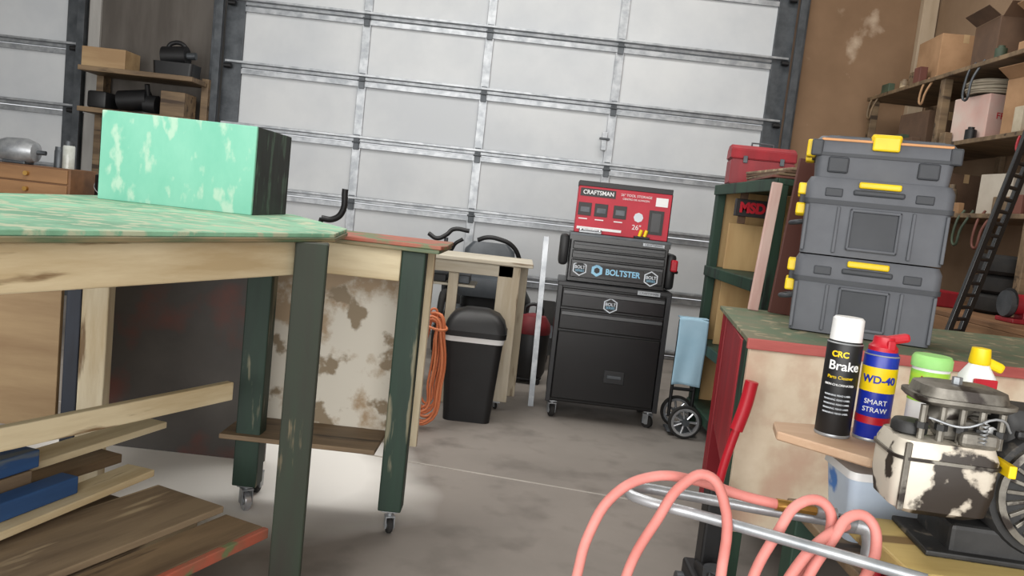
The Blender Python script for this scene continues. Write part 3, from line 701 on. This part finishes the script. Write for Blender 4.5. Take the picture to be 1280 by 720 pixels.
wraptext(g, 'label_4', 'CRC', (0, 0), .034, .168, .016, yellow, fa - 10, .0005)
wraptext(g, 'label_3', 'NON-CHLORINATED', (0, 0), .034, .107, .006, white, fa)
for i in range(5): wraptext(g, 'fine_print_%d' % i, 'WARNING READ LABEL', (0, 0), .034, .05 + i * .009, .0048, stickerw, fa)
g = spray('lubricant_can', .757, 1.60, .8145, .033, .215, blue)
lathe(g, 'cap', [(.028, .176), (.028, .19), (.022, .196), (.02, .21), (0, .213)], (0, 0, 0), red)
box(g, 'nozzle', (.022, -.004, .208), (.05, .02, .018), red, .006, (0, -14, 0)); bx(g, 'trigger', -.004, .012, -.028, -.01, .185, .205, red, .003)
lathe(g, 'yellow_band', [(.0332, .10), (.0336, .10), (.0336, .15), (.0332, .15)], (0, 0, 0), yellow)
wraptext(g, 'label_1', 'WD-40', (0, 0), .0336, .125, .021, blue, fa, .0005); lathe(g, 'red_band', [(.0333, .035), (.0337, .035), (.0337, .05), (.0333, .05)], (0, 0, 0), red)
wraptext(g, 'label_2', 'SMART', (0, 0), .033, .08, .014, white, fa); wraptext(g, 'label_3', 'STRAW', (0, 0), .033, .064, .014, white, fa)
g = G('lime_grease_tub', (.832, 1.55, .8145))
lathe(g, 'tub', [(0, 0), (.034, 0), (.034, .18), (0, .18)], (0, 0, 0), white); lathe(g, 'label', [(.0345, .10), (.0348, .10), (.0348, .160), (.0345, .160)], (0, 0, 0), limegreen)
lathe(g, 'lid', [(.035, .166), (.037, .166), (.037, .184), (.033, .190), (0, .190)], (0, 0, 0), M('green_lid', (160, 214, 130), (130, 196, 104), bump=0))
wraptext(g, 'mark', 'HD', (0, 0), .035, .142, .022, redwood, fa - 5)
g = G('fuel_additive_bottle', (.935, 1.57, .8145))
loft(g, 'bottle', [(.030, .024, .015, 0, 0, 0), (.034, .027, .018, .08, 0, 0), (.032, .025, .018, .155, 0, 0), (.014, .014, .012, .185, 0, 0)], white)
lathe(g, 'cap', [(.018, .180), (.02, .184), (.017, .212), (0, .214)], (0, 0, 0), yellow); bx(g, 'label', -.022, .025, -.0305, -.026, .11, .155, red, .002)
box(g, 'handle', (.03, 0, .180), (.04, .014, .02), yellow, .006, (0, 20, 0)); bx(g, 'label_2', -.022, .025, -.0315, -.026, .06, .10, yellow, .002)

# ---------------------------------------------------------------- small engine
g = G('small_engine', (.77, 1.325, .762), -6)
bx(g, 'engine_base', .0, .15, -.04, .10, -.055, .0, engblk, .008)
bx(g, 'base_flange', -.04, .16, -.055, .105, -.055, -.045, engblk, .003)
loft(g, 'tank', [(.056, .042, .02, .022, -.045, -.04), (.074, .055, .022, .032, -.045, -.04), (.080, .060, .022, .070, -.045, -.04), (.080, .060, .022, .124, -.045, -.04), (.074, .054, .022, .142, -.045, -.04)], tankpaint)
loft(g, 'tank_seam', [(.084, .064, .026, .112, -.045, -.04), (.084, .064, .026, .117, -.045, -.04)], aluold)
bx(g, 'tank_strap', -.115, -.105, -.103, -.095, .03, .14, aluold, .002)
lathe(g, 'filler_cap', [(0, .018), (.024, .018), (.028, .012), (.028, 0), (.02, -.004)], (-.09, -.035, .146), engblk)
bx(g, 'carb', -.05, .01, -.06, -.01, .142, .178, aluold, .008)
bx(g, 'carb_bowl', -.03, .03, -.09, -.06, .14, .165, aluold, .008)
cyl(g, 'carb_throat', (-.06, -.035, .165), (-.01, -.035, .205), .022, aluold)
for i in range(5): cyl(g, 'stud_%d' % i, (-.085 + .03 * i, -.07, .140), (-.085 + .03 * i, -.07, .198), .006, aluold, seg=8)
for i in range(5): cyl(g, 'stud_nut_%d' % i, (-.085 + .03 * i, -.07, .160), (-.085 + .03 * i, -.07, .170), .010, engblk, seg=6)
tube(g, 'link_rod', [(-.08, -.08, .18), (-.03, -.085, .172), (.03, -.08, .19), (.05, -.07, .17)], .002, galv)
tube(g, 'spring', [(.0 + .005 * math.cos(i * 1.57), -.093 + .005 * math.sin(i * 1.57), .15 + .0016 * i) for i in range(24)], .001, galv)
loft(g, 'air_cleaner_base', [(.072, .052, .03, .200, -.02, -.03), (.078, .058, .03, .206, -.02, -.03), (.078, .058, .03, .212, -.02, -.03)], aluold)
loft(g, 'air_cleaner_can', [(.070, .050, .03, .212, -.02, -.03), (.066, .046, .03, .228, -.02, -.03), (.05, .035, .02, .232, -.02, -.03)], aluold)
cyl(g, 'air_cleaner_nut', (-.025, -.03, .232), (-.025, -.03, .243), .008, galv, seg=6)
bx(g, 'crankcase', -.03, .11, .0, .10, .0, .10, engblk, .012)
for i in range(8): bx(g, 'fin_%d' % i, -.02, .075, .0, .10, .105 + i * .011, .109 + i * .011, aluold, .001)
bx(g, 'cylinder', -.005, .06, .015, .085, .10, .195, aluold, .006)
cyl(g, 'spark_plug', (.03, -.0, .15), (.03, -.055, .165), .008, white, seg=10)
bc = (.150, -.045, .07)
lathe(g, 'blower_housing', [(0, .0), (.105, 0), (.112, -.01), (.112, -.05), (.10, -.056), (.0, -.056)], bc, engblk, (90, 0, 0))
lathe(g, 'starter_rim', [(.084, .012), (.094, .010), (.094, -.002), (.084, -.002)], bc, aluold, (90, 0, 0))
for i in range(24):
    a = i * math.pi / 12
    box(g, 'vent_%d' % i, (bc[0] + .062 * math.cos(a), -.048, bc[2] + .062 * math.sin(a)), (.036, .008, .006), aluold, .001, (0, -math.degrees(a), 0))
lathe(g, 'starter_hub', [(0, .018), (.026, .018), (.034, .010), (.034, 0)], bc, aluold, (90, 0, 0))
loft(g, 'shroud', [(.05, .05, .02, .10, .12, .02), (.06, .055, .03, .18, .11, .02), (.05, .045, .02, .20, .10, .02)], engblk)
cyl(g, 'muffler', (.02, .11, .12), (.11, .11, .12), .03, M('rusty', (110, 74, 52), (80, 56, 44), 12))
box(g, 'pull_grip', (.075, -.075, .17), (.04, .014, .014), blackpl, .005)
bx(g, 'lever', .04, .052, -.105, -.045, .105, .125, yellow, .002)

# ---------------------------------------------------------------- right side storage
g = G('storage_rack')
for i, z in enumerate((1.45, 1.93, 2.42)):
    bx(g, 'board_%d' % i, 2.82, 3.33, 4.5, 6.95, z, z + .03, shelfwood)
for i, y in enumerate((4.55, 5.75, 6.9)):
    bx(g, 'upright_%d' % i, 2.84, 2.90, y - .03, y + .03, .885 if i < 2 else 0, 2.42, shelfwood)
    bx(g, 'upright_rear_%d' % i, 3.31, 3.35, y - .03, y + .03, 0, 2.42, shelfwood)
# packed clutter belonging to the rack
cm = [carddk, card, shelfwood, galvd, blackpl, greywood, redwood, M('dull_green', (70, 84, 66), (54, 66, 52)), M('faded_paper', (188, 178, 158), (166, 154, 132)), brownboard]
rr = random.Random(11)
for zi, (z, lim) in enumerate(((1.48, .34), (1.96, .34), (2.45, .4))):
    y = 4.62
    while y < 6.8:
        wy = rr.uniform(.07, .16); 
        hh = rr.uniform(.06, .2); dx = rr.uniform(.06, .14); x0 = 2.825 + rr.uniform(0, .02)
        if not ((4.8 < y < 5.8) and zi > 0 and hh > .12):
            k = rr.random()
            if k < .55: bx(g, 'clutter_box_%d_%d' % (zi, int(y * 100)), x0, x0 + dx * .5, y, y + wy, z, z + hh * .8, rr.choice(cm), .004)
            elif k < .8: lathe(g, 'clutter_can_%d_%d' % (zi, int(y * 100)), [(0, 0), (.035, 0), (.035, hh * .8), (.02, hh * .86), (.02, hh), (0, hh)], (x0 + .045, y + wy / 2, z), rr.choice(cm))
            else: tube(g, 'clutter_cord_%d_%d' % (zi, int(y * 100)), [(x0 + .02, y, z + .02), (x0 - .025, y + .03, z - .10), (x0 - .03, y + .07, z - .18 * rr.random() - .1), (x0 - .02, y + .1, z - .05), (x0 + .03, y + .12, z + .02)], .008, rr.choice(cm))
        y += wy + rr.uniform(.01, .08)
tapem = M('tape', (190, 160, 120), bump=0)
def carton(name, x, y, z, sx, sy, sz, mat, rz=0, flap=False):
    g = G(name, (x, y, z), rz)
    bx(g, 'body', -sx / 2, sx / 2, -sy / 2, sy / 2, 0, sz, mat, .004)
    bx(g, 'tape', -.02, .02, -sy / 2 - .001, sy / 2 + .001, sz - .06, sz + .001, tapem, 0)
    if flap:
        box(g, 'flap_1', (0, -sy / 2 - .05, sz + .03), (sx * .95, .12, .004), mat, 0, (-35, 0, 0)); box(g, 'flap_2', (-sx / 2 - .04, 0, sz + .03), (.1, sy * .95, .004), mat, 0, (0, 35, 0))
    return g
g = carton('printed_carton', 3.09, 5.50, 1.9605, .34, .36, .31, M('white_print', (200, 184, 174), (204, 164, 154), 3), 6)
text(g, 'print', 'FRAGILE', (0, -.183, .17), .06, red)
carton('cardboard_box', 3.10, 5.42, 2.4505, .36, .36, .30, carddk, -6, True)
carton('cardboard_box', 3.10, 4.92, 1.9605, .32, .4, .36, card, 6, True)
carton('cardboard_box', 3.10, 4.88, 2.4505, .32, .34, .26, card, -6, True)
carton('cardboard_box', 3.10, 6.3, 1.9605, .34, .4, .3, carddk, 4)
carton('cardboard_box', 3.10, 6.2, 2.4505, .34, .4, .35, card, -4)
carton('white_carton', 3.10, 5.1, 1.4805, .32, .3, .26, M('white_card', (196, 188, 174), (180, 170, 156), 3), 6)
carton('cardboard_box', 3.10, 5.9, 1.4805, .32, .3, .3, carddk, 6)
g = G('cable_coil', (3.05, 5.46, 2.275))
for i in range(7):
    r = .155 + .008 * (i % 3)
    tube(g, 'turn_%d' % i, [(r * math.cos(k * math.pi / 5), r * math.sin(k * math.pi / 5), .012 + i * .013 + random.uniform(-.003, .003)) for k in range(10)], .008, M('cable_%d' % i, (160, 150, 132), bump=0), True)
g = G('side_bench')
bx(g, 'top', 2.5, 3.3, 3.75, 6.4, .85, .88, M('bench_top_wood', (146, 110, 78), (118, 86, 60), 8, GY))
bx(g, 'apron', 2.5, 2.53, 3.75, 6.4, .70, .85, M('bench_apron_wood', (146, 110, 78), (108, 80, 54), 8, GY)); bx(g, 'apron_front', 2.53, 3.3, 3.75, 3.78, .70, .85, shelfwood)
for i, (x, y) in enumerate(((2.55, 3.82), (3.24, 3.82), (2.55, 6.3), (3.24, 6.3))): bx(g, 'leg_%d' % i, x - .04, x + .04, y - .04, y + .04, 0, .85, shelfwood)
bx(g, 'bench_stock_1', 2.6, 2.8, 5.3, 5.6, .88, 1.05, carddk); bx(g, 'bench_stock_2', 2.56, 2.72, 5.7, 6.1, .88, 1.12, blackpl, .02); bx(g, 'bench_stock_3', 2.6, 2.78, 4.95, 5.2, .88, .98, redwood, .01)
g = G('bench_grinder', (2.78, 4.32, .8805))
bx(g, 'base', -.12, .12, -.08, .08, 0, .025, redwood, .006); cyl(g, 'motor', (-.09, 0, .1), (.09, 0, .1), .055, redwood); box(g, 'neck', (0, 0, .045), (.08, .08, .05), redwood)
for k in (-1, 1):
    cyl(g, 'wheel_%d' % k, (k * .10, 0, .1), (k * .13, 0, .1), .07, galvd); cyl(g, 'guard_%d' % k, (k * .095, .01, .105), (k * .105, .01, .105), .08, blackpl)
for i, (x, y, z) in enumerate(((2.98, 4.85, .8805), (2.99, 4.86, 1.0), (2.97, 4.84, 1.12))):
    gg = G('small_tire', (x, y, z))
    lathe(gg, 'tread', [(.09, .01), (.15, .0), (.185, .02), (.19, .06), (.185, .10), (.15, .118), (.09, .108)], (0, 0, 0), rubber); cyl(gg, 'rim', (0, 0, .03), (0, 0, .09), .092, redwood if i == 0 else galvd)
g = G('steel_ladder')
a0 = Vector((2.02, 4.0, 0.0)); a1 = Vector((2.54, 4.15, 1.98))
sd = Vector((.12, .10, 0))
for k in (0, 1):
    p = a0 + sd * k; q = a1 + sd * k
    dvv = q - p; cc = (p + q) / 2
    o = box(g, 'rail_%d' % k, cc, (.028, .03, dvv.length), blackmet, .003)
    o.rotation_mode = 'QUATERNION'; o.rotation_quaternion = Vector((0, 0, 1)).rotation_difference(dvv.normalized())
for i in range(30):
    t = .03 + i * .032; p = a0.lerp(a1, t); cyl(g, 'rung_%d' % i, p, p + sd, .010, blackpl, seg=10)
# ---------------------------------------------------------------- left rear storage
g = G('rear_shelf')
bx(g, 'board_1', -3.72, -2.78, 6.65, 7.05, 1.93, 1.97, shelfwood); bx(g, 'board_2', -3.72, -2.78, 6.65, 7.05, 1.60, 1.64, shelfwood)
bx(g, 'lip', -3.72, -2.78, 6.63, 6.65, 1.93, 1.97, shelfwood)
for i, x in enumerate((-3.70, -2.80)): bx(g, 'upright_%d' % i, x - .03, x + .03, 6.95, 7.08, 0, 2.0, shelfwood)
bx(g, 'crate', -3.72, -3.36, 6.68, 6.94, 1.97, 2.13, tanply); bx(g, 'crate_low', -3.06, -2.86, 6.7, 6.94, 1.64, 1.84, shelfwood)
bx(g, 'black_case', -3.66, -3.5, 6.68, 6.9, 1.64, 1.78, blackpl, .02)
g = G('power_drill', (-2.98, 6.8, 1.9705))
loft(g, 'case', [(.16, .1, .03, 0, 0, 0), (.17, .1, .03, .11, 0, 0)], blackpl); cyl(g, 'motor', (-.12, 0, .16), (.08, 0, .18), .08, blackpl); cyl(g, 'chuck', (.08, 0, .18), (.15, 0, .187), .03, galvd)
tube(g, 'grip', [(-.1, 0, .2), (-.06, 0, .27), (.05, 0, .26), (.06, 0, .2)], .018, blackpl)
g = G('angle_grinder', (-3.28, 6.8, 1.6405))
cyl(g, 'motor', (-.16, 0, .085), (.08, 0, .12), .085, blackpl); cyl(g, 'head', (.06, 0, .08), (.16, 0, .08), .08, blackpl); lathe(g, 'guard', [(0, .01), (.09, .01), (.09, 0), (0, 0)], (.06, 0, .0), blackpl); tube(g, 'grip', [(.08, 0, .1), (.08, -.05, .24)], .02, blackpl)
g = G('rear_bench')
bx(g, 'top', -4.3, -2.45, 4.8, 5.5, .90, .935, shelfwood)
for i, (x, y) in enumerate(((-4.25, 4.85), (-2.5, 4.85), (-4.25, 5.45), (-2.5, 5.45))): bx(g, 'leg_%d' % i, x - .04, x + .04, y - .04, y + .04, 0, .9, shelfwood)
g = G('drawer_box', (-3.02, 5.05, .9355))
bx(g, 'carcass', -.26, .26, -.14, .16, 0, .2, M('drawer_wood', (124, 88, 58), (100, 70, 46), 8, GX))
for i in range(2):
    bx(g, 'drawer_%d' % i, -.245, .245, -.152, -.14, .012 + i * .094, .096 + i * .094, M('drawer_front%d' % i, (150, 112, 74), (124, 90, 58), 8, GX), .003); cyl(g, 'knob_%d' % i, (0, -.152, .055 + i * .094), (0, -.175, .055 + i * .094), .014, brass)
def jar(n, x, y, z, r, h, m):
    g = G(n, (x, y, z)); lathe(g, 'jar', [(0, 0), (r, 0), (r, h * .8), (r * .85, h * .86), (0, h * .86)], (0, 0, 0), m); lathe(g, 'cap', [(r * .9, h * .84), (r * .9, h), (0, h)], (0, 0, 0), galvd)
jar('glass_jar', -2.84, 5.02, 1.136, .035, .17, glass); jar('glass_jar', -2.92, 5.06, 1.136, .03, .13, galvd)
g = G('electric_motor', (-3.12, 4.98, 1.136))
lathe(g, 'bell', [(0, -.1), (.06, -.1), (.075, -.06), (.08, .06), (.06, .12), (0, .13)], (-.02, 0, .08), galv, (0, 90, 0)); cyl(g, 'shaft', (.1, 0, .08), (.16, 0, .08), .014, galvd)
bx(g, 'foot', -.08, .06, -.05, .05, 0, .02, galvd)
g = G('paint_can', (-2.62, 5.1, .9355)); lathe(g, 'can', [(0, 0), (.08, 0), (.08, .18), (.075, .185), (0, .18)], (0, 0, 0), blackpl); tube(g, 'bail', [(-.08, 0, .15), (-.06, -.06, .1), (0, -.085, .07), (.06, -.06, .1), (.08, 0, .15)], .003, galv)

# ---------------------------------------------------------------- lights
def area(name, loc, rot, sx, sy, e, col=(1, 1, 1)):
    l = bpy.data.lights.new(name, 'AREA'); l.shape = 'RECTANGLE'; l.size = sx; l.size_y = sy; l.energy = e; l.color = col
    o = bpy.data.objects.new(name, l); o.location = loc; o.rotation_euler = [math.radians(a) for a in rot]; sc.collection.objects.link(o)
area('doorway_daylight', (-1.2, -2.5, 1.9), (90, 0, 0), 6, 3.2, 370, (1, .98, .95))
area('ceiling_light_1', (-1.4, 3.4, 4.2), (0, 0, 0), 1.4, 3, 105, (1, .98, .95))
area('ceiling_light_2', (.8, 5.0, 4.2), (0, 0, 0), 3, 1.2, 80, (1, .97, .92))
w = bpy.data.worlds.new('world'); sc.world = w; w.use_nodes = True
w.node_tree.nodes['Background'].inputs[0].default_value = (.95, .97, 1, 1); w.node_tree.nodes['Background'].inputs[1].default_value = .9

# ---------------------------------------------------------------- camera
cam = bpy.data.cameras.new('camera'); co = bpy.data.objects.new('camera', cam); sc.collection.objects.link(co)
cam.sensor_width = 36; cam.lens = 36 * 1000 / 1280; cam.clip_start = .05
p = math.radians(5.71); r = math.radians(6.3)
X = Vector((1, 0, 0)); U = Vector((0, math.sin(p), math.cos(p))); Fw = Vector((0, math.cos(p), -math.sin(p)))
right = X * math.cos(r) + U * math.sin(r); up = -X * math.sin(r) + U * math.cos(r)
m = Matrix((right, up, -Fw)).transposed().to_4x4(); m.translation = Vector((0, 0, 1.2))
co.matrix_world = m
sc.camera = co
